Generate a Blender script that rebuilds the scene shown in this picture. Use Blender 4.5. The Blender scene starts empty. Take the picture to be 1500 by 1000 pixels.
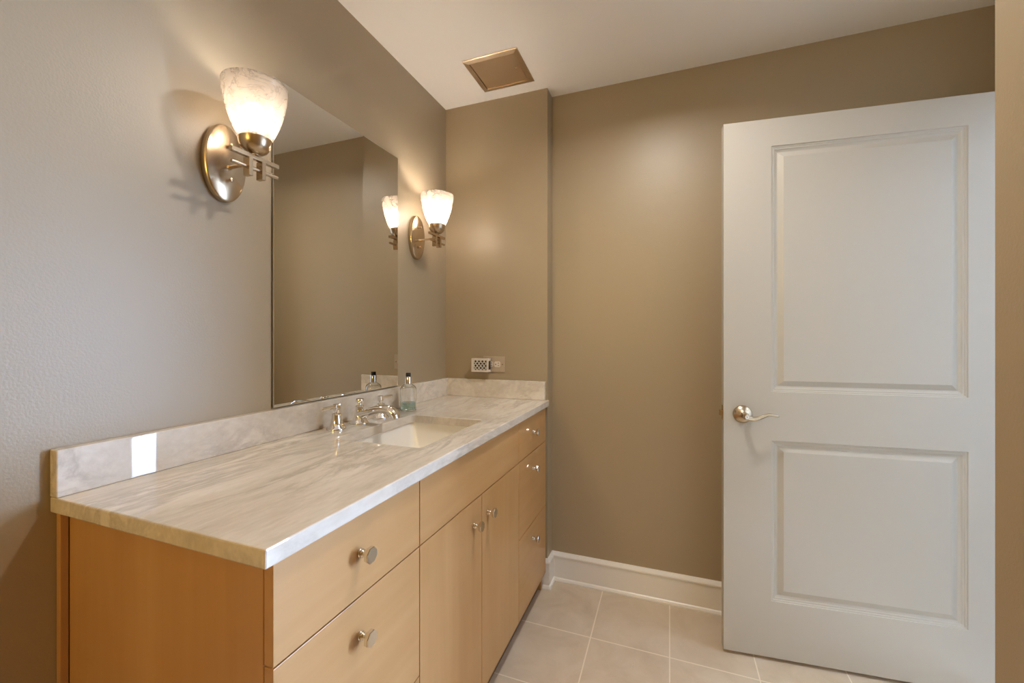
import bpy, bmesh, math, random
from mathutils import Vector, Matrix

# ------------------------------------------------------------------ camera, world, lights, exposure
scene = bpy.context.scene
COL = scene.collection
PI = math.pi

cam_data = bpy.data.cameras.new('camera')
cam = bpy.data.objects.new('camera', cam_data)
COL.objects.link(cam)
cam.location = (1.121, 0.0, 1.2238)
cam.rotation_euler = (PI / 2, 0, 0.3601)
cam_data.sensor_width = 36.0
cam_data.lens = 612.17 / 1500 * 36.0
cam_data.shift_y = -7.1 / 1500
cam_data.clip_start = 0.02
scene.camera = cam

world = bpy.data.worlds.new('world')
scene.world = world
world.use_nodes = True
world.node_tree.nodes['Background'].inputs[0].default_value = (0.62, 0.78, 1.0, 1)
world.node_tree.nodes['Background'].inputs[1].default_value = 1.0

scene.view_settings.view_transform = 'Standard'
scene.view_settings.look = 'None'
scene.view_settings.gamma = 1.0
scene.view_settings.use_curve_mapping = False
scene.view_settings.exposure = 0.17
scene.cycles.max_bounces = 14
scene.cycles.diffuse_bounces = 8
scene.cycles.glossy_bounces = 6
scene.cycles.transmission_bounces = 12
scene.cycles.caustics_reflective = False
scene.cycles.sample_clamp_indirect = 60.0

DAY_POWER = 640.0
BULB_STRENGTH = 160.0
BULB2_STRENGTH = 370.0
FILL_GLOBE_STRENGTH = 72.0  # warm fill added behind the camera, no lamp known there
FILL_GLOBE_COLOR = (1.0, 0.72, 0.22, 1)
DAY_COLOR = (0.475, 0.665, 1.0)
BULB_COLOR = (1.0, 0.92, 0.85, 1)

def area_light(name, loc, rot, sx, sy, power, color, shape='RECTANGLE', spread=PI):
    d = bpy.data.lights.new(name, 'AREA')
    d.shape = shape
    d.size = sx
    d.size_y = sy
    d.energy = power
    d.color = color
    d.spread = spread
    o = bpy.data.objects.new(name, d)
    o.location = loc
    o.rotation_euler = rot
    COL.objects.link(o)
    return o

# daylight arriving through the tall window of the adjoining room
WIN_Y0, WIN_Y1, WIN_Z0, WIN_Z1, WIN_X = 2.56, 3.75, 0.005, 2.10, 4.0
area_light('window_daylight', (WIN_X + 0.09, (WIN_Y0 + WIN_Y1) / 2, (WIN_Z0 + WIN_Z1) / 2),
           (0, PI / 2, 0), WIN_Z1 - WIN_Z0, WIN_Y1 - WIN_Y0, DAY_POWER, DAY_COLOR)
CANS = [(1.08, 1.24, 11.0, (1.0, 0.96, 0.90))]
for cx_, cy_, cp_, cc_ in CANS:
    area_light('ceiling_lamp_light', (cx_, cy_, 2.4335), (0, 0, 0), 0.12, 0.12, cp_, cc_, 'DISK', math.radians(156))

# ------------------------------------------------------------------ measures
H = 2.438            # ceiling height
YA = 1.971           # wall at the far end of the vanity
XA = 0.5639          # outer corner of that wall
YB = 2.055           # far wall
XD = 2.245           # wall with the doorway
XR, YR = 1.60, 0.882  # corner of the wall at the right edge of the photo
YBACK = -1.6

# ------------------------------------------------------------------ materials
def srgb(r, g, b):
    f = lambda c: (c / 12.92) if c <= 0.04045 else ((c + 0.055) / 1.055) ** 2.4
    return (f(r / 255), f(g / 255), f(b / 255), 1)

class NT:
    """small node-tree writer"""
    def __init__(self, name):
        self.m = bpy.data.materials.new(name)
        self.m.use_nodes = True
        self.t = self.m.node_tree
        self.p = self.t.nodes['Principled BSDF']
        self.out = self.t.nodes['Material Output']
    def n(self, kind, **kw):
        nd = self.t.nodes.new(kind)
        for k, v in kw.items():
            if k.startswith('i_'):
                key = k[2:].replace('_', ' ')
                nd.inputs[key].default_value = v
            else:
                setattr(nd, k, v)
        return nd
    def l(self, a, b):
        self.t.links.new(a, b)
    def coords(self, scale=(1, 1, 1), rot=(0, 0, 0), loc=(0, 0, 0)):
        tc = self.n('ShaderNodeTexCoord')
        mp = self.n('ShaderNodeMapping')
        mp.inputs['Scale'].default_value = scale
        mp.inputs['Rotation'].default_value = rot
        mp.inputs['Location'].default_value = loc
        self.l(tc.outputs['Object'], mp.inputs['Vector'])
        return mp.outputs['Vector']
    def noise(self, vec, scale, detail=4, rough=0.55, dist=0.0):
        nd = self.n('ShaderNodeTexNoise')
        nd.inputs['Scale'].default_value = scale
        nd.inputs['Detail'].default_value = detail
        nd.inputs['Roughness'].default_value = rough
        nd.inputs['Distortion'].default_value = dist
        self.l(vec, nd.inputs['Vector'])
        return nd.outputs['Fac']
    def ramp(self, fac, stops):
        nd = self.n('ShaderNodeValToRGB')
        e = nd.color_ramp.elements
        while len(e) < len(stops):
            e.new(0.5)
        for el, (pos, c) in zip(e, stops):
            el.position = pos
            el.color = c
        self.l(fac, nd.inputs['Fac'])
        return nd.outputs['Color']
    def math(self, op, a, b=None, c=None):
        nd = self.n('ShaderNodeMath', operation=op)
        for i, v in enumerate((a, b, c)):
            if v is None:
                continue
            if isinstance(v, (int, float)):
                nd.inputs[i].default_value = v
            else:
                self.l(v, nd.inputs[i])
        return nd.outputs[0]
    def mix(self, fac, a, b, blend='MIX'):
        nd = self.n('ShaderNodeMix', data_type='RGBA', blend_type=blend)
        if isinstance(fac, (int, float)):
            nd.inputs[0].default_value = fac
        else:
            self.l(fac, nd.inputs[0])
        for i, v in ((6, a), (7, b)):
            if isinstance(v, tuple):
                nd.inputs[i].default_value = v
            else:
                self.l(v, nd.inputs[i])
        return nd.outputs[2]
    def bump(self, height, strength, dist):
        nd = self.n('ShaderNodeBump')
        nd.inputs['Strength'].default_value = strength
        nd.inputs['Distance'].default_value = dist
        self.l(height, nd.inputs['Height'])
        self.l(nd.outputs['Normal'], self.p.inputs['Normal'])
    def set(self, **kw):
        for k, v in kw.items():
            self.p.inputs[k.replace('_', ' ')].default_value = v
        return self

def paint(name, color, rough, peel=0.0, scale=260, spec=0.5):
    w = NT(name)
    w.set(Base_Color=color, Roughness=rough, Specular_IOR_Level=spec)
    if peel:
        v = w.coords()
        w.bump(w.noise(v, scale, 3, 0.5), peel, 0.002)
    return w.m

M = {}
M['wall'] = paint('taupe eggshell wall paint', (0.37, 0.29, 0.185, 1), 0.42, 0.16, 210, 0.6)
M['ceiling'] = paint('flat cream ceiling paint', (0.90, 0.85, 0.775, 1), 0.7, 0.05, 200, 0.3)
M['trim'] = paint('white semi gloss trim paint', (0.80, 0.77, 0.72, 1), 0.35)
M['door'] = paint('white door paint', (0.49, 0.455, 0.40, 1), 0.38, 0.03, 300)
M['plaster'] = paint('white room paint', (0.78, 0.78, 0.78, 1), 0.6)
M['carpet'] = paint('dark matt room floor', (0.06, 0.04, 0.028, 1), 1.0, spec=0.0)
M['ivory'] = paint('beige plastic', (0.46, 0.365, 0.26, 1), 0.35)
M['dark'] = paint('dark plastic', (0.02, 0.017, 0.014, 1), 0.4)
M['black'] = paint('black plastic', (0.006, 0.006, 0.006, 1), 0.3)
M['cream_plastic'] = paint('cream plastic', (0.72, 0.64, 0.54, 1), 0.35)
M['porcelain'] = paint('white porcelain', (0.82, 0.79, 0.73, 1), 0.12)
M['toekick'] = paint('brown toe board', (0.16, 0.09, 0.045, 1), 0.5)

def metal(name, color, rough, aniso=0.0):
    w = NT(name)
    w.set(Base_Color=color, Metallic=1.0, Roughness=rough)
    w.p.inputs['Anisotropic'].default_value = aniso
    return w.m
M['chrome'] = metal('polished chrome', (0.86, 0.84, 0.81, 1), 0.05)
M['nickel_knob'] = metal('polished nickel', (0.80, 0.77, 0.73, 1), 0.09)
M['nickel'] = metal('brushed warm nickel', (0.55, 0.435, 0.30, 1), 0.27)
M['panel_steel'] = metal('brushed steel', (0.66, 0.52, 0.36, 1), 0.36)
M['mirror'] = metal('silvered mirror glass', (0.74, 0.73, 0.70, 1), 0.0)
M['mirror_edge'] = metal('polished mirror edge', (0.85, 0.83, 0.78, 1), 0.15)

def marble(name, seed, rot, stretch, dist):
    w = NT(name)
    v = w.coords(scale=stretch, rot=rot, loc=(seed, seed * 0.7, seed * 1.3))
    a = w.noise(v, 2.0, 9, 0.60, dist)
    b = w.noise(v, 3.6, 10, 0.66, dist * 1.6)
    cloud = w.ramp(a, [(0.30, srgb(184, 170, 150)), (0.44, srgb(213, 203, 188)), (0.56, srgb(222, 213, 200)), (0.70, srgb(238, 232, 222))])
    # thin grey streaks where the second noise crosses its middle
    d = w.math('ABSOLUTE', w.math('SUBTRACT', b, 0.5))
    vein = w.math('SUBTRACT', 1.0, w.math('MINIMUM', w.math('MULTIPLY', d, 14.0), 1.0))
    mask = w.math('MULTIPLY', vein, w.math('MINIMUM', w.math('MAXIMUM', w.math('MULTIPLY', w.math('SUBTRACT', a, 0.40), 3.0), 0.0), 0.55))
    c = w.mix(mask, cloud, srgb(146, 134, 118))
    c2 = w.noise(v, 30, 4, 0.6)
    c = w.mix(0.22, c, w.ramp(c2, [(0.3, srgb(190, 176, 158)), (0.7, srgb(238, 232, 222))]), 'MIX')
    w.l(c, w.p.inputs['Base Color'])
    w.set(Roughness=0.025, Specular_IOR_Level=0.55)
    return w.m
M['marble_top'] = marble('pale quartzite worktop', 1.7, (0, 0, math.radians(-28)), (3.2, 0.75, 2.0), 0.35)
M['marble_splash'] = marble('pale quartzite splash', 5.1, (math.radians(35), 0, 0), (1.6, 1.4, 2.2), 0.25)

def wood(name, axis, seed, tint=(1, 1, 1)):
    w = NT(name)
    s = [9.0, 9.0, 9.0]
    s['xyz'.index(axis)] = 0.55
    v = w.coords(scale=tuple(s), loc=(seed, seed * 2.1, seed * 0.6))
    a = w.noise(v, 1.6, 6, 0.6, 0.4)
    v2 = w.coords(scale=(2, 2, 2), loc=(seed, 0, 0))
    b = w.noise(v2, 1.5, 3, 0.5)
    t = lambda r, g, b_: tuple(list(x * y for x, y in zip(srgb(r, g, b_)[:3], tint)) + [1])
    c1 = w.ramp(a, [(0.25, t(175, 129, 76)), (0.55, t(190, 146, 95)), (0.8, t(201, 158, 109))])
    c2 = w.ramp(b, [(0.3, t(180, 134, 80)), (0.7, t(198, 156, 107))])
    w.l(w.mix(0.45, c1, c2), w.p.inputs['Base Color'])
    w.set(Roughness=0.30, Specular_IOR_Level=0.45)
    return w.m
M['maple_h'] = wood('maple veneer with horizontal grain', 'y', 2.0)
M['maple_v'] = wood('maple veneer with vertical grain', 'z', 6.0)

def tile():
    w = NT('beige ceramic floor tile')
    P, X0, Y0 = 0.3015, 0.8206, 1.7041
    tc = w.n('ShaderNodeTexCoord')
    sp = w.n('ShaderNodeSeparateXYZ')
    w.l(tc.outputs['Object'], sp.inputs[0])
    u = w.math('DIVIDE', w.math('SUBTRACT', sp.outputs[0], X0), P)
    v = w.math('DIVIDE', w.math('SUBTRACT', sp.outputs[1], Y0), P)
    du = w.math('ABSOLUTE', w.math('SUBTRACT', u, w.math('ROUND', u)))
    dv = w.math('ABSOLUTE', w.math('SUBTRACT', v, w.math('ROUND', v)))
    # the row by the far wall runs on under the baseboard: no cross joint there
    dv = w.math('ADD', dv, w.math('GREATER_THAN', sp.outputs[1], 1.9))
    dm = w.math('MULTIPLY', w.math('MINIMUM', du, dv), P)
    grout = w.math('LESS_THAN', dm, 0.0022)
    cell = w.n('ShaderNodeCombineXYZ')
    w.l(w.math('FLOOR', u), cell.inputs[0])
    w.l(w.math('FLOOR', v), cell.inputs[1])
    wn = w.n('ShaderNodeTexWhiteNoise')
    w.l(cell.outputs[0], wn.inputs['Vector'])
    n1 = w.noise(tc.outputs['Object'], 7.0, 6, 0.6, 0.6)
    c = w.ramp(n1, [(0.30, srgb(196, 178, 154)), (0.55, srgb(208, 192, 170)), (0.8, srgb(216, 201, 181))])
    c = w.mix(w.math('MULTIPLY', wn.outputs['Value'], 0.25), c, srgb(198, 181, 158))
    c = w.mix(grout, c, srgb(232, 220, 200))
    w.l(c, w.p.inputs['Base Color'])
    w.set(Roughness=0.42, Specular_IOR_Level=0.4)
    w.bump(w.math('SUBTRACT', 1.0, grout), 0.35, 0.0015)
    return w.m
M['tile'] = tile()

def shade_glass():
    w = NT('frosted alabaster glass')
    v = w.coords(scale=(1, 1, 1.6), rot=(0.5, 0.3, 0))
    a = w.noise(v, 13, 6, 0.62, 1.2)
    d = w.math('ABSOLUTE', w.math('SUBTRACT', a, 0.52))
    vein = w.math('SUBTRACT', 1.0, w.math('MINIMUM', w.math('MULTIPLY', d, 22.0), 1.0))
    c = w.mix(w.math('MULTIPLY', vein, 0.22), (0.285, 0.235, 0.182, 1), (0.07, 0.045, 0.028, 1))
    tr = w.n('ShaderNodeBsdfTranslucent')
    df = w.n('ShaderNodeBsdfDiffuse')
    gl = w.n('ShaderNodeBsdfGlossy')
    gl.inputs['Roughness'].default_value = 0.25
    w.l(c, tr.inputs['Color'])
    w.l(c, df.inputs['Color'])
    m1 = w.n('ShaderNodeMixShader')
    m1.inputs[0].default_value = 0.45
    w.l(tr.outputs[0], m1.inputs[1])
    w.l(df.outputs[0], m1.inputs[2])
    m2 = w.n('ShaderNodeMixShader')
    m2.inputs[0].default_value = 0.04
    w.l(m1.outputs[0], m2.inputs[1])
    w.l(gl.outputs[0], m2.inputs[2])
    m3 = w.n('ShaderNodeMixShader')
    m3.inputs[0].default_value = 0.37
    tp = w.n('ShaderNodeBsdfTransparent')
    w.l(m2.outputs[0], m3.inputs[1])
    w.l(tp.outputs[0], m3.inputs[2])
    w.l(m3.outputs[0], w.out.inputs['Surface'])
    return w.m
M['shade'] = shade_glass()

def emit(name, color, strength):
    w = NT(name)
    w.set(Base_Color=(0.8, 0.8, 0.8, 1))
    w.p.inputs['Emission Color'].default_value = color
    w.p.inputs['Emission Strength'].default_value = strength
    return w.m
def bulb_mat(strength):
    w = NT('lit frosted lamp bulb')
    lw = w.n('ShaderNodeLayerWeight')
    f = w.math('POWER', w.math('SUBTRACT', 1.0, lw.outputs['Facing']), 2.5)
    w.p.inputs['Emission Color'].default_value = BULB_COLOR
    w.l(w.math('MULTIPLY', f, strength), w.p.inputs['Emission Strength'])
    return w.m
M['bulb'] = bulb_mat(BULB_STRENGTH)
M['bulb_brighter'] = bulb_mat(BULB2_STRENGTH)
M['fill_globe'] = emit('added opal fill light', FILL_GLOBE_COLOR, FILL_GLOBE_STRENGTH)
M['lens'] = emit('lit ceiling lens', (1.0, 0.85, 0.66, 1), 6.0)

def glass(name, color, rough=0.0, ior=1.45):
    w = NT(name)
    w.set(Base_Color=color, Roughness=rough, IOR=ior)
    w.p.inputs['Transmission Weight'].default_value = 1.0
    return w.m
M['glass'] = glass('clear bottle glass', (0.97, 0.98, 0.97, 1))
M['liquid'] = glass('pale green liquid', (0.38, 0.56, 0.50, 1), 0.05, 1.33)

# ------------------------------------------------------------------ mesh helpers
def root_of(o):
    while o.parent:
        o = o.parent
    return o

def obj(name, bm, mat, parent=None, local=False, smooth=False, bevel=0.0, seg=2):
    """link bm as ONE mesh object; world coordinates unless local, moved into the frame of its thing"""
    if parent is not None and not local:
        bmesh.ops.translate(bm, vec=-root_of(parent).location, verts=bm.verts)
    bmesh.ops.recalc_face_normals(bm, faces=bm.faces)
    me = bpy.data.meshes.new(name)
    bm.to_mesh(me)
    bm.free()
    me.materials.append(mat)
    if smooth:
        for p in me.polygons:
            p.use_smooth = True
        me.set_sharp_from_angle(angle=math.radians(38))
    o = bpy.data.objects.new(name, me)
    COL.objects.link(o)
    if parent is not None:
        o.parent = parent
    if bevel:
        b = o.modifiers.new('bevel', 'BEVEL')
        b.width = bevel
        b.segments = seg
        b.limit_method = 'ANGLE'
        b.angle_limit = math.radians(40)
    return o

def tag(o, label, cat, group=None):
    o['label'] = label
    o['category'] = cat
    if group:
        o['group'] = group
    return o

def thing(name, loc, label, cat, group=None, rotz=0.0):
    o = bpy.data.objects.new(name, None)
    o.empty_display_size = 0.05
    o.location = loc
    o.rotation_euler = (0, 0, rotz)
    COL.objects.link(o)
    return tag(o, label, cat, group)

def struct(name, bm, mat, bevel=0.0):
    o = obj(name, bm, mat, bevel=bevel)
    o['kind'] = 'structure'
    return o

def box(bm, x0, y0, z0, x1, y1, z1):
    vs = [bm.verts.new((x, y, z)) for z in (z0, z1) for (x, y) in ((x0, y0), (x1, y0), (x1, y1), (x0, y1))]
    for f in ((0, 3, 2, 1), (4, 5, 6, 7), (0, 1, 5, 4), (1, 2, 6, 5), (2, 3, 7, 6), (3, 0, 4, 7)):
        bm.faces.new([vs[i] for i in f])
    return vs

def nb():
    return bmesh.new()

def boxes(*bs):
    bm = nb()
    for b in bs:
        box(bm, *b)
    return bm

def frame_of(d):
    d = Vector(d).normalized()
    up = Vector((0, 0, 1)) if abs(d.z) < 0.95 else Vector((1, 0, 0))
    a = d.cross(up).normalized()
    return a, a.cross(d).normalized(), d

def lathe(bm, prof, origin, axis=(0, 0, 1), seg=32, ry=1.0, closed=False, phase=0.0):
    """prof: list of (radius, height along axis); ry squeezes one cross direction"""
    a, b, d = frame_of(axis)
    o = Vector(origin)
    rings = []
    for r, h in prof:
        if r < 1e-6:
            rings.append([bm.verts.new(o + d * h)])
        else:
            rings.append([bm.verts.new(o + d * h + a * (r * ry * math.cos(phase + 2 * PI * i / seg)) + b * (r * math.sin(phase + 2 * PI * i / seg))) for i in range(seg)])
    pairs = list(zip(rings[:-1], rings[1:]))
    if closed:
        pairs.append((rings[-1], rings[0]))
    for p, q in pairs:
        for i in range(seg):
            j = (i + 1) % seg
            if len(p) == 1 and len(q) == 1:
                continue
            if len(p) == 1:
                bm.faces.new((p[0], q[i], q[j]))
            elif len(q) == 1:
                bm.faces.new((p[i], p[j], q[0]))
            else:
                bm.faces.new((p[i], p[j], q[j], q[i]))
    return bm

def sweep(bm, pts, radii, seg=14):
    """elliptic tube through pts; radii: (side, up) per point; capped"""
    pts = [Vector(p) for p in pts]
    rings = []
    for i, p in enumerate(pts):
        t = (pts[min(i + 1, len(pts) - 1)] - pts[max(i - 1, 0)]).normalized()
        a, b, _ = frame_of(t)
        rs, ru = radii[i]
        rings.append([bm.verts.new(p + a * (rs * math.cos(2 * PI * k / seg)) + b * (ru * math.sin(2 * PI * k / seg))) for k in range(seg)])
    for p, q in zip(rings[:-1], rings[1:]):
        for k in range(seg):
            bm.faces.new((p[k], p[(k + 1) % seg], q[(k + 1) % seg], q[k]))
    bm.faces.new(rings[0])
    bm.faces.new(list(reversed(rings[-1])))
    return bm

def rrect(x0, y0, x1, y1, r, n=5):
    pts = []
    for cx, cy, a0 in ((x1 - r, y1 - r, 0), (x0 + r, y1 - r, 90), (x0 + r, y0 + r, 180), (x1 - r, y0 + r, 270)):
        for k in range(n):
            a = math.radians(a0 + 90 * k / (n - 1))
            pts.append((cx + r * math.cos(a), cy + r * math.sin(a)))
    return pts

def extrude_profile(bm, prof, fn0, fn1):
    """prof: 2-D outline; fn0/fn1 map it to the two end faces"""
    a = [bm.verts.new(fn0(u, v)) for u, v in prof]
    b = [bm.verts.new(fn1(u, v)) for u, v in prof]
    n = len(prof)
    for i in range(n):
        bm.faces.new((a[i], a[(i + 1) % n], b[(i + 1) % n], b[i]))
    bm.faces.new(a)
    bm.faces.new(list(reversed(b)))
    return bm

# ------------------------------------------------------------------ the setting
struct('floor', boxes((-0.15, YBACK - 0.15, -0.08, XD, 2.25, 0.0)), M['tile'])
struct('ceiling', boxes((-0.15, YBACK - 0.15, H, XD + 0.12, 2.25, H + 0.1)), M['ceiling'])
struct('wall_left', boxes((-0.15, YBACK, 0, 0, YA, H)), M['wall'])
struct('wall_alcove', boxes((-0.15, YA, 0, XA, 2.25, H)), M['wall'])
struct('wall_far', boxes((XA, YB, 0, XD + 0.12, 2.25, H)), M['wall'])
struct('wall_back', boxes((-0.15, YBACK - 0.15, 0, XD + 0.12, YBACK, H)), M['wall'])
struct('wall_right', boxes((XR, YBACK, 0, XD, YR, H)), M['wall'])
DY0, DY1, DZ = 0.965, 1.898, 2.06      # doorway
bm = boxes((XD, YBACK, 0, XD + 0.12, DY0, H), (XD, DY1, 0, XD + 0.12, YB, H), (XD, DY0, DZ, XD + 0.12, DY1, H))
struct('wall_doorway', bm, M['wall'])
bm = boxes((XD - 0.016, DY0 - 0.06, 0, XD, DY0, DZ + 0.06), (XD - 0.016, DY1, 0, XD, DY1 + 0.06, DZ + 0.06),
           (XD - 0.016, DY0, DZ, XD, DY1, DZ + 0.06))
struct('trim_1', bm, M['trim'], bevel=0.003)

# adjoining room with the tall window that lets the daylight in
X2 = XD + 0.12
struct('floor_adjoining', boxes((XD, -0.6, -0.08, WIN_X + 0.15, 4.6, -0.002)), M['carpet'])
struct('ceiling_adjoining', boxes((X2, -0.6, H, WIN_X + 0.15, 4.6, H + 0.1)), M['ceiling'])
bm = boxes((WIN_X, -0.6, 0, WIN_X + 0.15, WIN_Y0, H), (WIN_X, WIN_Y1, 0, WIN_X + 0.15, 4.6, H),
           (WIN_X, WIN_Y0, WIN_Z1, WIN_X + 0.15, WIN_Y1, H))
struct('wall_outer', bm, M['plaster'])
struct('wall_adjoining_near', boxes((X2, -0.7, 0, WIN_X + 0.15, -0.6, H)), M['plaster'])
struct('wall_adjoining_far', boxes((X2, 4.6, 0, WIN_X + 0.15, 4.7, H)), M['plaster'])
struct('wall_adjoining_side', boxes((X2 - 0.1, 2.25, 0, X2, 4.6, H)), M['plaster'])
bm = boxes((WIN_X + 0.02, WIN_Y0, 0.0, WIN_X + 0.07, WIN_Y0 + 0.045, WIN_Z1), (WIN_X + 0.02, WIN_Y1 - 0.045, 0.0, WIN_X + 0.07, WIN_Y1, WIN_Z1),
           (WIN_X + 0.02, WIN_Y0, 0.0, WIN_X + 0.07, WIN_Y1, 0.012), (WIN_X + 0.02, WIN_Y0, WIN_Z1 - 0.05, WIN_X + 0.07, WIN_Y1, WIN_Z1))
struct('window_1', bm, M['trim'])

# baseboards: board with a stepped cap and a shoe moulding
BB = [(0, 0), (0.021, 0), (0.021, 0.006), (0.017, 0.014), (0.012, 0.018), (0.012, 0.118), (0.0155, 0.121), (0.0155, 0.127), (0.012, 0.133), (0.006, 0.140), (0, 0.1417)]
def baseboard(name, runs):
    """runs: (p0, p1, outward normal, extend0, extend1) with mitre extension per metre of depth"""
    bm = nb()
    for p0, p1, nrm, e0, e1 in runs:
        d = (Vector(p1) - Vector(p0)).normalized()
        nv = Vector(nrm)
        f0 = lambda u, v, p=Vector(p0), e=e0: (p + nv * u - d * (u * e)).to_3d() + Vector((0, 0, v))
        f1 = lambda u, v, p=Vector(p1), e=e1: (p + nv * u + d * (u * e)).to_3d() + Vector((0, 0, v))
        extrude_profile(bm, BB, f0, f1)
    o = struct(name, bm, M['trim'])
    return o
baseboard('baseboard_far', [((XA, YB), (XD, YB), (0, -1), -1, -1)])
baseboard('baseboard_alcove', [((XA, YA), (XA, YB), (1, 0), 1, -1), ((0.47, YA), (XA, YA), (0, -1), 0, 1)])
baseboard('baseboard_left', [((0, YBACK), (0, 0.425), (1, 0), -1, 0)])
baseboard('baseboard_right', [((XR, YBACK), (XR, YR), (-1, 0), -1, 1), ((XR, YR), (XD, YR), (0, 1), 1, -1)])
baseboard('baseboard_back', [((0, YBACK), (XR, YBACK), (0, 1), -1, -1)])

# ------------------------------------------------------------------ the open door
DW, DH, DT = 0.914, 2.032, 0.035
def door_mesh():
    bm = nb()
    xs = [0, 0.164, 0.7575, DW]
    zs = [0, 0.2115, 0.818, 1.001, 1.9285, DH]
    holes = {(1, 1), (1, 3)}
    prof = [(0.0, 0.0), (0.0015, 0.0035), (0.006, 0.0042), (0.0075, 0.0062), (0.0125, 0.0068), (0.015, 0.0095), (0.021, 0.0125), (0.024, 0.0125),
            (0.040, 0.0050), (0.0425, 0.0040)]
    for side in (0, 1):
        y = lambda d, s=side: d if s == 0 else DT - d
        for i in range(3):
            for j in range(5):
                x0, x1, z0, z1 = xs[i], xs[i + 1], zs[j], zs[j + 1]
                if (i, j) not in holes:
                    bm.faces.new([bm.verts.new(p) for p in ((x0, y(0), z0), (x1, y(0), z0), (x1, y(0), z1), (x0, y(0), z1))])
                else:
                    prev = None
                    for t, d in prof:
                        ring = [bm.verts.new(p) for p in ((x0 + t, y(d), z0 + t), (x1 - t, y(d), z0 + t), (x1 - t, y(d), z1 - t), (x0 + t, y(d), z1 - t))]
                        if prev:
                            for k in range(4):
                                bm.faces.new((prev[k], prev[(k + 1) % 4], ring[(k + 1) % 4], ring[k]))
                        prev = ring
                    bm.faces.new(prev)
    q = lambda *ps: bm.faces.new([bm.verts.new(p) for p in ps])
    q((0, 0, 0), (0, DT, 0), (0, DT, DH), (0, 0, DH))
    q((DW, 0, 0), (DW, DT, 0), (DW, DT, DH), (DW, 0, DH))
    q((0, 0, 0), (DW, 0, 0), (DW, DT, 0), (0, DT, 0))
    q((0, 0, DH), (DW, 0, DH), (DW, DT, DH), (0, DT, DH))
    bmesh.ops.remove_doubles(bm, verts=bm.verts, dist=1e-5)
    return bm
door = obj('door_1', door_mesh(), M['door'])
door.location = (1.3178, 1.8048, 0.014)
door.rotation_euler = (0, 0, 0.0934)
door['kind'] = 'structure'

LZ = 0.913    # lever height on the slab
def lever_handle(sgn, y0):
    """sgn -1: room side, +1: wall side"""
    bm = nb()
    lathe(bm, [(0, 0), (0.034, 0), (0.034, 0.003), (0.031, 0.008), (0.022, 0.014), (0.015, 0.018), (0.0115, 0.022), (0.0, 0.022)], (0.066, y0, LZ), (0, sgn, 0), 36)
    r = obj('lever_handle', bm, M['nickel'], door, local=True, smooth=True)
    bm = nb()
    lathe(bm, [(0.0, 0.018), (0.0115, 0.018), (0.0115, 0.045), (0.0125, 0.05), (0.011, 0.060), (0.0, 0.062)], (0.066, y0, LZ), (0, sgn, 0), 24)
    obj('handle_neck', bm, M['nickel'], r, local=True, smooth=True)
    pts, rad = [], []
    for k in range(15):
        t = k / 14
        x = 0.066 + 0.112 * t
        z = LZ - 0.003 - 0.006 * math.sin(PI * min(1, t * 1.7)) + 0.017 * max(0, t - 0.25) * 1.5 * (1 - max(0, t - 0.72) * 2.6)
        yy = y0 + sgn * (0.052 - 0.010 * t)
        pts.append((x, yy, z))
        w = 0.0095 * (1 - t) + 0.0042 * t
        rad.append((w * 0.72, w))
    rad[-1] = (0.0012, 0.0015)
    bm = sweep(nb(), pts, rad)
    obj('lever', bm, M['nickel'], r, local=True, smooth=True)
    if sgn < 0:
        bm = lathe(nb(), [(0, 0.060), (0.0065, 0.060), (0.0065, 0.0635), (0.0035, 0.0635), (0.003, 0.0615), (0, 0.0615)], (0.066, y0, LZ), (0, sgn, 0), 20)
        obj('privacy_lock', bm, M['chrome'], r, local=True, smooth=True)
lever_handle(-1, 0.0)
lever_handle(1, DT)
lp = obj('latch_plate', boxes((-0.0012, 0.005, LZ - 0.029, 0.001, DT - 0.005, LZ + 0.029)), M['nickel'], door, local=True, bevel=0.001)
bm = extrude_profile(nb(), [(0.0, 0.0), (-0.012, 0.004), (-0.012, 0.011), (0, 0.013)], lambda u, v: (u, v + 0.011, LZ - 0.011), lambda u, v: (u, v + 0.011, LZ + 0.011))
obj('latch_bolt', bm, M['nickel'], lp, local=True, bevel=0.001)
for hz in (0.24, 1.02, 1.80):
    bm = lathe(nb(), [(0, 0), (0.006, 0), (0.006, 0.09), (0, 0.09)], (DW + 0.004, -0.004, hz - 0.045), (0, 0, 1), 16)
    obj('hinge', bm, M['nickel'], door, local=True, smooth=True)

# ------------------------------------------------------------------ vanity cabinet
YN, YE = 0.463, 1.953       # cabinet ends
XF = 0.56                   # face of doors and drawers
FT = 0.019                  # their thickness
ZB, ZT = 0.082, 0.880
van = thing('vanity_cabinet', (0.28, 1.2, 0), 'long maple bathroom vanity with flat drawers, two doors and polished faceted knobs', 'cabinet')
obj('end_panel', boxes((0.016, YN, 0.0, 0.541, YN + 0.018, 0.8842)), M['maple_v'], van, bevel=0.001)
obj('scribe_strip', boxes((0.001, 0.4500, 0.0, 0.0150, YN - 0.0004, 0.8842)), M['maple_v'], van, bevel=0.001)
obj('end_panel', boxes((0.016, YE - 0.018, 0.0, 0.541, YE, 0.8842)), M['maple_v'], van, bevel=0.001)
bm = boxes((0.001, YN + 0.0185, ZB + 0.005, 0.012, YE - 0.0185, 0.86), (0.0125, YN + 0.0185, ZB + 0.005, 0.538, YE - 0.0185, ZB + 0.023),
           (0.0125, 0.8525, ZB + 0.0235, 0.538, 0.870, 0.86), (0.0125, 1.558, ZB + 0.0235, 0.538, 1.576, 0.86),
           (0.48, YN + 0.0185, 0.845, 0.539, 0.8520, 0.8835), (0.48, 1.5765, 0.845, 0.539, YE - 0.0185, 0.8835), (0.52, 0.8525, 0.845, 0.539, 1.576, 0.8835))
obj('carcass', bm, M['maple_h'], van)
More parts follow.
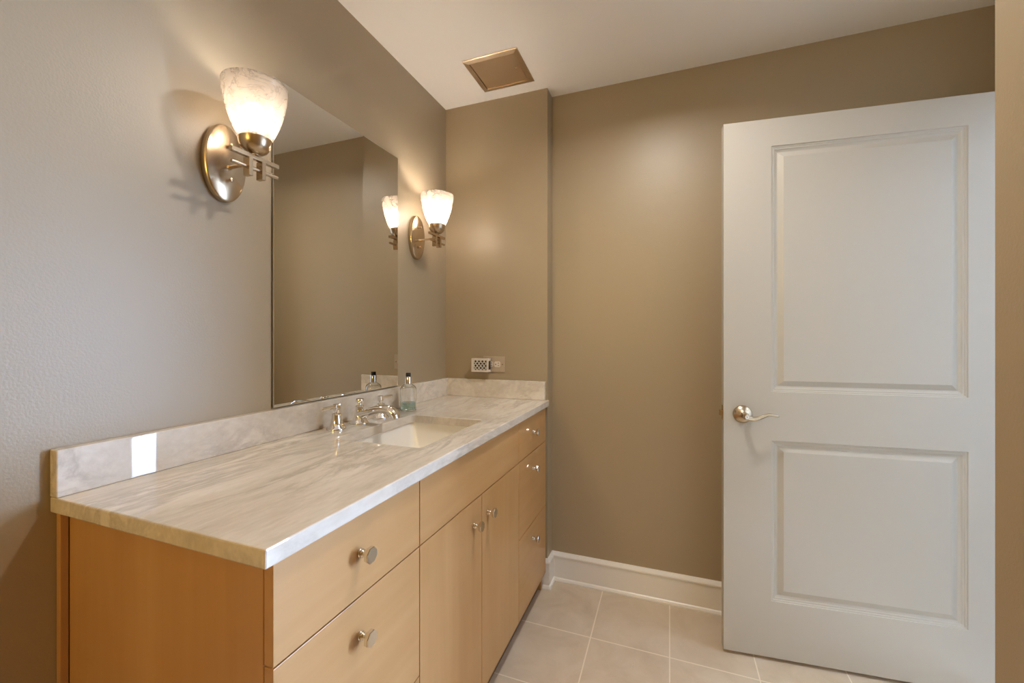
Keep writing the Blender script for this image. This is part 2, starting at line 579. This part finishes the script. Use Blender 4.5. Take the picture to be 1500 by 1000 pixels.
obj('toe_board', boxes((0.508, YN + 0.0185, 0.0, 0.524, YE - 0.0185, ZB + 0.0045)), M['toekick'], van)

def knob_bm():
    bm = nb()
    lathe(bm, [(0, 0), (0.0088, 0), (0.0088, 0.0022), (0.0072, 0.0030), (0.0072, 0.0046), (0.0080, 0.0054), (0.0080, 0.0070), (0.0058, 0.0085), (0.0050, 0.012), (0.0052, 0.017), (0.0078, 0.0195), (0, 0.0195)], (0, 0, 0), (1, 0, 0), 24)
    head = [(0, 0.0185), (0.0125, 0.0185), (0.0155, 0.0205), (0.0160, 0.0275), (0.0148, 0.0290), (0, 0.0290)]
    lathe(bm, head, (0, 0, 0), (1, 0, 0), 8, phase=PI / 8)
    return bm
knob_mesh = None
def knob(parent, y, z):
    global knob_mesh
    if knob_mesh is None:
        o = obj('knob', knob_bm(), M['nickel_knob'], parent, local=True)
        for p in o.data.polygons:
            p.use_smooth = len(p.vertices) == 4 and p.center.x < 0.0184
        knob_mesh = o.data
    else:
        o = bpy.data.objects.new('knob', knob_mesh)
        COL.objects.link(o)
        o.parent = parent
    o.location = Vector((XF, y, z)) - van.location
    return o
g = 0.0015
def front(name, y0, y1, z0, z1, mat, knobs):
    o = obj(name, boxes((XF - FT, y0 + g, z0 + g, XF, y1 - g, z1 - g)), M[mat], van, bevel=0.0008)
    for ky, kz in knobs:
        knob(o, ky, kz)
    return o
Y1, Y2, YM = 0.8612, 1.567, 1.217
Z1, Z2 = 0.7205, 0.4105
for z0, z1, kz in ((Z1, ZT, 0.805), (Z2, Z1, 0.645), (ZB, Z2, 0.335)):
    front('drawer', YN, Y1, z0, z1, 'maple_h', [(0.655, kz)])
front('false_front', Y1, Y2, Z1, ZT, 'maple_h', [])
front('cabinet_door', Y1, YM, ZB, Z1, 'maple_v', [(1.160, 0.644)])
front('cabinet_door', YM, Y2, ZB, Z1, 'maple_v', [(1.262, 0.646)])
for z0, z1, kz in ((Z1, ZT, 0.807), (Z2, Z1, 0.648), (ZB, Z2, 0.340)):
    front('drawer', Y2, YE, z0, z1, 'maple_h', [(1.748, kz)])

# ------------------------------------------------------------------ worktop, splashes, basin
ZC0, ZC = 0.8845, 0.9145
CY0 = 0.4408
SX0, SX1, SY0, SY1 = 0.168, 0.475, 0.998, 1.413
def counter_bm():
    bm = nb()
    outer = [(0.0005, CY0), (0.5726, CY0), (0.5726, YA - 0.0005), (0.0005, YA - 0.0005)]
    inner = rrect(SX0, SY0, SX1, SY1, 0.014)
    def loop(pts, z):
        vs = [bm.verts.new((x, y, z)) for x, y in pts]
        es = [bm.edges.new((vs[i], vs[(i + 1) % len(vs)])) for i in range(len(vs))]
        return vs, es
    loops = {}
    for z in (ZC, ZC0):
        vo, eo = loop(outer, z)
        vi, ei = loop(inner, z)
        bmesh.ops.triangle_fill(bm, edges=eo + ei, use_beauty=True)
        loops[z] = (vo, vi)
    for k in (0, 1):
        a, b = loops[ZC][k], loops[ZC0][k]
        for i in range(len(a)):
            j = (i + 1) % len(a)
            bm.faces.new((a[i], a[j], b[j], b[i]))
    return bm
tag(obj('countertop', counter_bm(), M['marble_top'], bevel=0.0028),
    'pale veined stone countertop with rectangular sink cutout on the maple vanity', 'countertop')
tag(obj('backsplash', boxes((0.0005, CY0, ZC + 0.0002, 0.0252, YA - 0.0005, 1.0058)), M['marble_splash'], bevel=0.002),
    'long pale stone backsplash strip running below the mirror', 'backsplash')
tag(obj('side_splash', boxes((0.0256, YA - 0.0250, ZC + 0.0002, 0.556, YA - 0.0005, 1.0058)), M['marble_splash'], bevel=0.002),
    'short pale stone splash strip below the electrical outlet', 'backsplash')

sink = thing('sink', ((SX0 + SX1) / 2, (SY0 + SY1) / 2, 0.74), 'white rectangular undermount sink set into the stone countertop', 'sink')
def basin_bm():
    bm = nb()
    rings = []
    spec = [(-0.022, ZC0 - 0.0006, 0.03), (0.004, ZC0 - 0.0006, 0.012), (0.0045, ZC0 - 0.004, 0.014), (0.010, 0.80, 0.03), (0.018, 0.775, 0.04), (0.040, 0.760, 0.045), (0.10, 0.752, 0.05)]
    for ins, z, r in spec:
        # the basin is a little larger than the cutout above it
        i = ins - 0.010
        rings.append([bm.verts.new((x, y, z)) for x, y in rrect(SX0 + i, SY0 + i, SX1 - i, SY1 - i, r, 7)])
    for p, q in zip(rings[:-1], rings[1:]):
        n = len(p)
        for k in range(n):
            bm.faces.new((p[k], p[(k + 1) % n], q[(k + 1) % n], q[k]))
    bm.faces.new(rings[-1])
    return bm
b = obj('basin', basin_bm(), M['porcelain'], sink, smooth=True)
s = b.modifiers.new('wall', 'SOLIDIFY')
s.thickness = 0.008
s.offset = -1
bm = lathe(nb(), [(0, 0.0005), (0.012, 0.0005), (0.014, 0.003), (0.021, 0.004), (0.024, 0.001), (0.024, 0.0)], ((SX0 + SX1) / 2, (SY0 + SY1) / 2, 0.752), (0, 0, 1), 28)
obj('drain', bm, M['chrome'], sink, smooth=True)

# ------------------------------------------------------------------ faucet
fau = thing('faucet', (0.088, 1.203, ZC), 'polished chrome widespread faucet with two bell shaped lever handles behind the sink', 'faucet')
def bell(o, h, r0, r1):
    return [(0, 0.0), (r0, 0.0), (r0 * 1.02, 0.003), (r0 * 0.97, 0.007), (r0 * 0.86, 0.010), (r0 * 0.80, 0.013), (r0 * 0.74, 0.0145),
            (r1 + (r0 * 0.70 - r1) * 0.60, h * 0.42), (r1 + (r0 * 0.70 - r1) * 0.28, h * 0.65), (r1 * 1.06, h * 0.90), (r1 * 1.14, h * 0.92), (r1 * 1.14, h * 0.97), (r1 * 0.8, h), (0, h)]
for y, x, sg in ((1.096, 0.084, -1), (1.311, 0.094, 1)):
    bm = lathe(nb(), bell(0, 0.056, 0.030, 0.0135), (x, y, ZC), (0, 0, 1), 36)
    lathe(bm, [(0, 0.055), (0.0085, 0.055), (0.0075, 0.060), (0.0095, 0.064), (0.0095, 0.067), (0, 0.067)], (x, y, ZC), (0, 0, 1), 24)
    h = obj('handle', bm, M['chrome'], fau, smooth=True)
    bm = boxes((x - 0.0085, y - 0.0085, ZC + 0.066, x + 0.0085, y + 0.0085, ZC + 0.085))
    pa = (x, y + sg * 0.008, ZC + 0.077)
    lev = obj('lever_hub', bm, M['chrome'], h, bevel=0.0015)
    bm = sweep(nb(), [pa, (x, y + sg * 0.02, ZC + 0.077), (x + 0.002, y + sg * 0.045, ZC + 0.0765), (x + 0.003, y + sg * 0.064, ZC + 0.076), (x + 0.003, y + sg * 0.066, ZC + 0.076)],
               [(0.0052, 0.0052), (0.0062, 0.0062), (0.0066, 0.0066), (0.006, 0.006), (0.003, 0.003)], 8)
    obj('lever', bm, M['chrome'], h, bevel=0.0008)
bm = lathe(nb(), bell(0, 0.066, 0.033, 0.0140), (0.088, 1.203, ZC), (0, 0, 1), 36)
sb = obj('spout_body', bm, M['chrome'], fau, smooth=True)
bm = lathe(nb(), [(0, 0.064), (0.009, 0.064), (0.0065, 0.069), (0.0065, 0.074), (0.0125, 0.076), (0.0145, 0.079), (0.0145, 0.086), (0.0130, 0.0885), (0, 0.0885)], (0.088, 1.203, ZC), (0, 0, 1), 28)
obj('lift_knob', bm, M['chrome'], sb, smooth=True)
sp = [(0.080, 0.9445), (0.105, 0.951), (0.135, 0.961), (0.165, 0.969), (0.195, 0.9735), (0.218, 0.972), (0.234, 0.964), (0.243, 0.953), (0.245, 0.944)]
rd = [(0.019, 0.014), (0.020, 0.0145), (0.021, 0.0145), (0.0215, 0.0145), (0.022, 0.014), (0.022, 0.014), (0.0215, 0.013), (0.020, 0.012), (0.0195, 0.0115)]
bm = sweep(nb(), [(x, 1.203, z) for x, z in sp], rd, 18)
obj('spout', bm, M['chrome'], fau, smooth=True)

# ------------------------------------------------------------------ bottle
bo = thing('soap_bottle', (0.097, 1.486, ZC), 'clear glass bottle with black cap and green liquid beside the faucet', 'bottle')
bp = [(0, 0.0), (0.031, 0.0), (0.0335, 0.003), (0.0335, 0.085), (0.0325, 0.094), (0.028, 0.102), (0.019, 0.108), (0.0125, 0.112), (0.0115, 0.116), (0.0115, 0.120),
      (0.0098, 0.120), (0.0098, 0.115), (0.0175, 0.1055), (0.0265, 0.099), (0.0305, 0.092), (0.0315, 0.084), (0.0315, 0.006), (0.029, 0.004), (0, 0.004)]
obj('bottle_glass', lathe(nb(), bp, (0.097, 1.486, ZC + 0.0003), (0, 0, 1), 40), M['glass'], bo, smooth=True)
obj('liquid', lathe(nb(), [(0, 0.0048), (0.0286, 0.0048), (0.0309, 0.0066), (0.0309, 0.034), (0, 0.034)], (0.097, 1.486, ZC + 0.0003), (0, 0, 1), 40), M['liquid'], bo, smooth=True)
obj('neck_collar', lathe(nb(), [(0.0118, 0.113), (0.0132, 0.113), (0.0135, 0.140), (0.0125, 0.142), (0, 0.142), (0, 0.1205), (0.0118, 0.1205)], (0.097, 1.486, ZC + 0.0003), (0, 0, 1), 32), M['chrome'], bo, smooth=True)
obj('cap', lathe(nb(), [(0, 0.1422), (0.0105, 0.1422), (0.0105, 0.155), (0.009, 0.158), (0, 0.1585)], (0.097, 1.486, ZC + 0.0003), (0, 0, 1), 28), M['black'], bo, smooth=True)

# ------------------------------------------------------------------ mirror
MY0, MY1, MZ0, MZ1 = 0.9226, 1.5385, 1.0094, 2.0065
mi = thing('mirror', (0, (MY0 + MY1) / 2, MZ0), 'tall frameless rectangular mirror standing on the stone backsplash between two sconces', 'mirror')
bm = nb()
c = 0.0022
x0, x1 = 0.0048, 0.0080
a = [(MY0, MZ0), (MY1, MZ0), (MY1, MZ1), (MY0, MZ1)]
inn = [(MY0 + c, MZ0 + c), (MY1 - c, MZ0 + c), (MY1 - c, MZ1 - c), (MY0 + c, MZ1 - c)]
vi = [bm.verts.new((x1, y, z)) for y, z in inn]
bm.faces.new(vi)
vb = [bm.verts.new((x1 - 0.0004, y, z)) for y, z in inn]
bm.faces.new(vb)
for i in range(4):
    bm.faces.new((vi[i], vi[(i + 1) % 4], vb[(i + 1) % 4], vb[i]))
obj('mirror_glass', bm, M['mirror'], mi)
bm = nb()
ro = [bm.verts.new((x0, y, z)) for y, z in a]
rm = [bm.verts.new((x1 - 0.0012, y, z)) for y, z in a]
ri = [bm.verts.new((x1, y, z)) for y, z in inn]
rb = [bm.verts.new((x0, y, z)) for y, z in inn]
for p, q in ((ro, rm), (rm, ri), (ri, rb), (rb, ro)):
    for i in range(4):
        bm.faces.new((p[i], p[(i + 1) % 4], q[(i + 1) % 4], q[i]))
obj('polished_edge', bm, M['mirror_edge'], mi)
obj('backing_board', boxes((0.0003, MY0 + 0.002, MZ0 + 0.002, 0.0046, MY1 - 0.002, MZ1 - 0.002)), M['dark'], mi)

# ------------------------------------------------------------------ sconces
def make_sconce(label):
    t = thing('wall_sconce', (0, 0.780, 1.685), label, 'wall lamp', 'sconces beside the mirror')
    Y, Z = 0.7725, 1.6845
    bm = lathe(nb(), [(0, 0.0003), (0.1015, 0.0003), (0.1025, 0.003), (0.1025, 0.013), (0.1005, 0.0180), (0.096, 0.0205), (0.05, 0.0222), (0, 0.0226)], (0, Y, Z), (1, 0, 0), 56, ry=0.548)
    bp = obj('backplate', bm, M['nickel'], t, smooth=True)
    for dz in (-0.045, 0.047):
        bm = lathe(nb(), [(0, 0.020), (0.0025, 0.020), (0.0025, 0.026), (0.0050, 0.0285), (0.0056, 0.032), (0.004, 0.0355), (0, 0.0365)], (0, Y + 0.004, Z + dz), (1, 0, 0), 16)
        obj('cap_nut', bm, M['nickel'], bp, smooth=True)
    Y = 0.780
    bm = lathe(nb(), [(0, 0.020), (0.0075, 0.020), (0.0055, 0.026), (0.0045, 0.028), (0.0045, 0.106), (0, 0.106)], (0, Y - 0.003, 1.6735), (1, 0, 0), 16)
    obj('arm', bm, M['nickel'], t, smooth=True)
    obj('crossbar', boxes((0.1090, Y - 0.066, 1.6815, 0.1215, Y + 0.067, 1.6925)), M['nickel'], t, bevel=0.001)
    bm = lathe(nb(), [(0, 0), (0.0050, 0), (0.0050, 0.129), (0, 0.129)], (0.1155, Y - 0.064, 1.6575), (0, 1, 0), 12)
    obj('crossbar', bm, M['nickel'], t, smooth=True)
    for dy in (-0.019, 0.017):
        obj('strap', boxes((0.1040, Y + dy - 0.0055, 1.6345, 0.1262, Y + dy + 0.0055, 1.6812)), M['nickel'], t, bevel=0.001)
    cx = 0.1155
    bm = lathe(nb(), [(0, 1.6925), (0.010, 1.6925), (0.010, 1.6955), (0.018, 1.6975), (0.028, 1.7045), (0.0345, 1.714), (0.0375, 1.726), (0.0380, 1.735), (0.0362, 1.735), (0.0355, 1.727), (0.030, 1.712), (0.018, 1.702), (0, 1.700)], (cx, Y, 0), (0, 0, 1), 36)
    obj('cup', bm, M['nickel'], t, smooth=True)
    prof = [(0.030, 1.7365), (0.0385, 1.7365), (0.0465, 1.752), (0.0560, 1.775), (0.0640, 1.800), (0.0700, 1.825), (0.0740, 1.850), (0.0755, 1.8725), (0.0748, 1.8745)]
    outer = prof[1:]
    inner = [(r - 0.003, h + 0.0003) for r, h in reversed(outer[:-1])]
    inner[-1] = (0.0345, 1.7395)
    bm = lathe(nb(), [(0.012, 1.7365)] + outer + inner + [(0.012, 1.7395)], (cx, Y, 0), (0, 0, 1), 48, closed=True)
    sh = obj('lamp_shade', bm, M['shade'], t, smooth=True)
    sh['label'] = 'frosted veined glass shade, lit from inside'
    bm = lathe(nb(), [(0, 1.7005), (0.0115, 1.7005), (0.0115, 1.752), (0, 1.752)], (cx, Y, 0), (0, 0, 1), 20)
    so = obj('lamp_socket', bm, M['cream_plastic'], t, smooth=True)
    bm = lathe(nb(), [(0, 1.753), (0.011, 1.753), (0.013, 1.762), (0.0225, 1.773), (0.0285, 1.788), (0.0285, 1.801), (0.023, 1.817), (0.012, 1.827), (0, 1.830)], (cx, Y, 0), (0, 0, 1), 24)
    obj('bulb', bm, M['bulb'], so, smooth=True)
    return t
def copy_tree(o, parent=None):
    c = o.copy()
    COL.objects.link(c)
    c.parent = parent
    for ch in list(o.children):
        copy_tree(ch, c)
    return c
sc1 = make_sconce('brushed metal wall sconce with lit glass shade left of the mirror')
sc2 = copy_tree(sc1)
sc2.location = (0, 0.780 + 0.907, 1.6885)
for ch in sc2.children_recursive:
    if ch.name.startswith('bulb'):          # the lamp near the corner burns brighter
        ch.data = ch.data.copy()
        ch.data.materials[0] = M['bulb_brighter']
sc2['label'] = 'brushed metal wall sconce with lit glass shade between mirror and far corner'

# ------------------------------------------------------------------ access panel in the ceiling
px0, px1, py0, py1 = 0.264, 0.522, 1.646, 1.893
ap = thing('ceiling_access_panel', ((px0 + px1) / 2, (py0 + py1) / 2, H), 'square brushed metal access panel set in the ceiling above the vanity', 'access panel')
def ring_bm(spec):
    bm = nb()
    rings = []
    for i, z in spec:
        rings.append([bm.verts.new(p) for p in ((px0 + i, py0 + i, z), (px1 - i, py0 + i, z), (px1 - i, py1 - i, z), (px0 + i, py1 - i, z))])
    n = len(rings)
    for k in range(n):
        p, q = rings[k], rings[(k + 1) % n]
        for j in range(4):
            bm.faces.new((p[j], p[(j + 1) % 4], q[(j + 1) % 4], q[j]))
    return bm
obj('panel_frame', ring_bm([(0, H - 0.0003), (0.001, H - 0.0035), (0.003, H - 0.0045), (0.0225, H - 0.0085), (0.0245, H - 0.0080), (0.0245, H - 0.0003)]), M['panel_steel'], ap)
bm = boxes((px0 + 0.0265, py0 + 0.0265, H - 0.0035, px1 - 0.0265, py1 - 0.0265, H - 0.0005))
pd = obj('panel_door', bm, M['panel_steel'], ap, bevel=0.001)
bm = lathe(nb(), [(0, 0), (0.006, 0), (0.006, 0.0015), (0.0045, 0.002), (0, 0.002)], (0.4766, 1.7635, H - 0.0035), (0, 0, -1), 20)
box(bm, 0.4746, 1.7595, H - 0.0062, 0.4786, 1.7675, H - 0.005)
obj('cam_lock', bm, M['nickel'], pd, smooth=True)

# ------------------------------------------------------------------ outlet and plug-in freshener
ox0, ox1, oz0, oz1 = 0.222, 0.342, 1.043, 1.123
ou = thing('electrical_outlet', ((ox0 + ox1) / 2, YA, (oz0 + oz1) / 2), 'beige wall outlet mounted sideways above the short stone splash', 'outlet')
obj('outlet_plate', boxes((ox0, YA - 0.006, oz0, ox1, YA - 0.0003, oz1)), M['ivory'], ou, bevel=0.003)
zc_ = (oz0 + oz1) / 2
for cx_ in (0.2625, 0.3015):
    bm = nb()
    pts = rrect(cx_ - 0.0165, zc_ - 0.0145, cx_ + 0.0165, zc_ + 0.0145, 0.008)
    extrude_profile(bm, pts, lambda u, v: (u, YA - 0.0061, v), lambda u, v: (u, YA - 0.0085, v))
    rc = obj('receptacle', bm, M['cream_plastic'], ou)
    bm = boxes((cx_ + 0.003, YA - 0.0090, zc_ + 0.0050, cx_ + 0.011, YA - 0.0086, zc_ + 0.0072), (cx_ + 0.003, YA - 0.0090, zc_ - 0.0072, cx_ + 0.011, YA - 0.0086, zc_ - 0.0050),
               (cx_ - 0.0105, YA - 0.0090, zc_ - 0.0025, cx_ - 0.0055, YA - 0.0086, zc_ + 0.0025))
    obj('slot', bm, M['black'], rc)
bm = lathe(nb(), [(0, 0), (0.0032, 0), (0.0028, 0.0012), (0, 0.0015)], (0.330, YA - 0.006, zc_), (0, -1, 0), 14)
obj('screw', bm, M['nickel'], ou, smooth=True)

fx0, fx1, fz0, fz1 = 0.178, 0.272, 1.0455, 1.1135
fy0, fy1 = 1.918, 1.960
fr = thing('air_freshener', ((fx0 + fx1) / 2, fy1, (fz0 + fz1) / 2), 'cream plug-in air freshener with diamond lattice cover on the wall outlet', 'air freshener')
obj('inner_case', boxes((fx0 + 0.004, fy0 + 0.004, fz0 + 0.004, fx1 - 0.004, fy1 - 0.002, fz1 - 0.004)), M['dark'], fr, bevel=0.003)
bm = nb()
def bar(bm, a, b_, w, th, mp):
    """flat strip from a to b in a 2-D face, mapped by mp(u, v, depth)"""
    d = Vector((b_[0] - a[0], b_[1] - a[1]))
    n = Vector((-d.y, d.x)).normalized() * (w / 2)
    q = [(a[0] + n.x, a[1] + n.y), (a[0] - n.x, a[1] - n.y), (b_[0] - n.x, b_[1] - n.y), (b_[0] + n.x, b_[1] + n.y)]
    f = [bm.verts.new(mp(u, v, 0)) for u, v in q]
    k = [bm.verts.new(mp(u, v, th)) for u, v in q]
    bm.faces.new(f)
    bm.faces.new(list(reversed(k)))
    for i in range(4):
        bm.faces.new((f[i], f[(i + 1) % 4], k[(i + 1) % 4], k[i]))
def lattice(bm, u0, u1, v0, v1, pu, pv, w, mp, th=0.0025):
    """two families of diagonals clipped to the rectangle"""
    s = pv / pu
    for sg in (1, -1):
        cs = []
        k = -40
        while k <= 40:
            c0 = k * pv
            pts = []
            # v - v0 = sg*s*(u-u0) + c0
            for u in (u0, u1):
                v = v0 + sg * s * (u - u0) + c0
                if v0 - 1e-9 <= v <= v1 + 1e-9:
                    pts.append((u, v))
            for v in (v0, v1):
                u = u0 + (v - v0 - c0) / (sg * s)
                if u0 < u < u1:
                    pts.append((u, v))
            if len(pts) >= 2:
                pts.sort()
                if (pts[-1][0] - pts[0][0]) > 0.003:
                    bar(bm, pts[0], pts[-1], w, th, mp)
            k += 1
mpf = lambda u, v, d: (u, fy0 + d, v)
lattice(bm, fx0 + 0.013, fx1 - 0.010, fz0 + 0.009, fz1 - 0.009, 0.0192, 0.0192 * 1.15, 0.0046, mpf)
mpt = lambda u, v, d: (u, v, fz1 - d)
lattice(bm, fx0 + 0.010, fx1 - 0.010, fy0 + 0.003, fy1 - 0.006, 0.0192, 0.0192, 0.0046, mpt)
box(bm, fx0, fy0, fz0, fx0 + 0.0135, fy0 + 0.003, fz1)
box(bm, fx1 - 0.0105, fy0, fz0, fx1, fy0 + 0.003, fz1)
box(bm, fx0 + 0.0135, fy0, fz0, fx1 - 0.0105, fy0 + 0.003, fz0 + 0.0095)
box(bm, fx0 + 0.0135, fy0, fz1 - 0.0095, fx1 - 0.0105, fy0 + 0.003, fz1)
box(bm, fx0, fy0 + 0.003, fz0, fx0 + 0.003, fy1 - 0.004, fz1)
box(bm, fx1 - 0.003, fy0 + 0.003, fz0, fx1, fy1 - 0.014, fz0 + 0.012)
box(bm, fx1 - 0.003, fy0 + 0.003, fz1 - 0.012, fx1, fy1 - 0.014, fz1)
box(bm, fx0 + 0.003, fy0 + 0.003, fz0, fx1 - 0.003, fy1 - 0.004, fz0 + 0.003)
box(bm, fx0 + 0.003, fy1 - 0.007, fz1 - 0.003, fx1 - 0.003, fy1 - 0.004, fz1)
obj('lattice_cover', bm, M['cream_plastic'], fr)
obj('plug_block', boxes((fx1 - 0.040, fy1 - 0.0015, zc_ - 0.012, fx1 - 0.006, YA - 0.0095, zc_ + 0.012)), M['cream_plastic'], fr, bevel=0.001)

# ------------------------------------------------------------------ recessed ceiling lamps (above the frame and behind the camera)
for cx_, cy_, _, _ in CANS:
    t = thing('recessed_ceiling_light', (cx_, cy_, H), 'round white recessed light in the ceiling in front of the open door', 'ceiling light')
    bm = lathe(nb(), [(0.066, -0.0003), (0.095, -0.0003), (0.094, -0.004), (0.080, -0.007), (0.066, -0.006)], (cx_, cy_, H), (0, 0, 1), 48, closed=True)
    obj('trim_ring', bm, M['trim'], t, smooth=True)
    bm = lathe(nb(), [(0, -0.0005), (0.0655, -0.0005), (0.0655, -0.0015), (0, -0.0015)], (cx_, cy_, H), (0, 0, 1), 48)
    obj('lens', bm, M['lens'], t)

# ------------------------------------------------------------------ unseen glowing sphere added behind the camera as warm fill light
gl = thing('added_fill_lamp', (0.17, YBACK, 1.78), 'unseen round opal fill light added on the wall behind the camera', 'wall lamp')
bm = lathe(nb(), [(0, 0.0003), (0.06, 0.0003), (0.06, 0.010), (0.052, 0.016), (0.020, 0.020), (0.020, 0.045), (0, 0.045)], (0.17, YBACK, 1.78), (0, 1, 0), 36)
obj('backplate', bm, M['nickel'], gl, smooth=True)
bm = nb()
bmesh.ops.create_uvsphere(bm, u_segments=32, v_segments=18, radius=0.10)
bmesh.ops.translate(bm, vec=(0.17, YBACK + 0.142, 1.78), verts=bm.verts)
obj('fill_globe', bm, M['fill_globe'], gl, smooth=True)
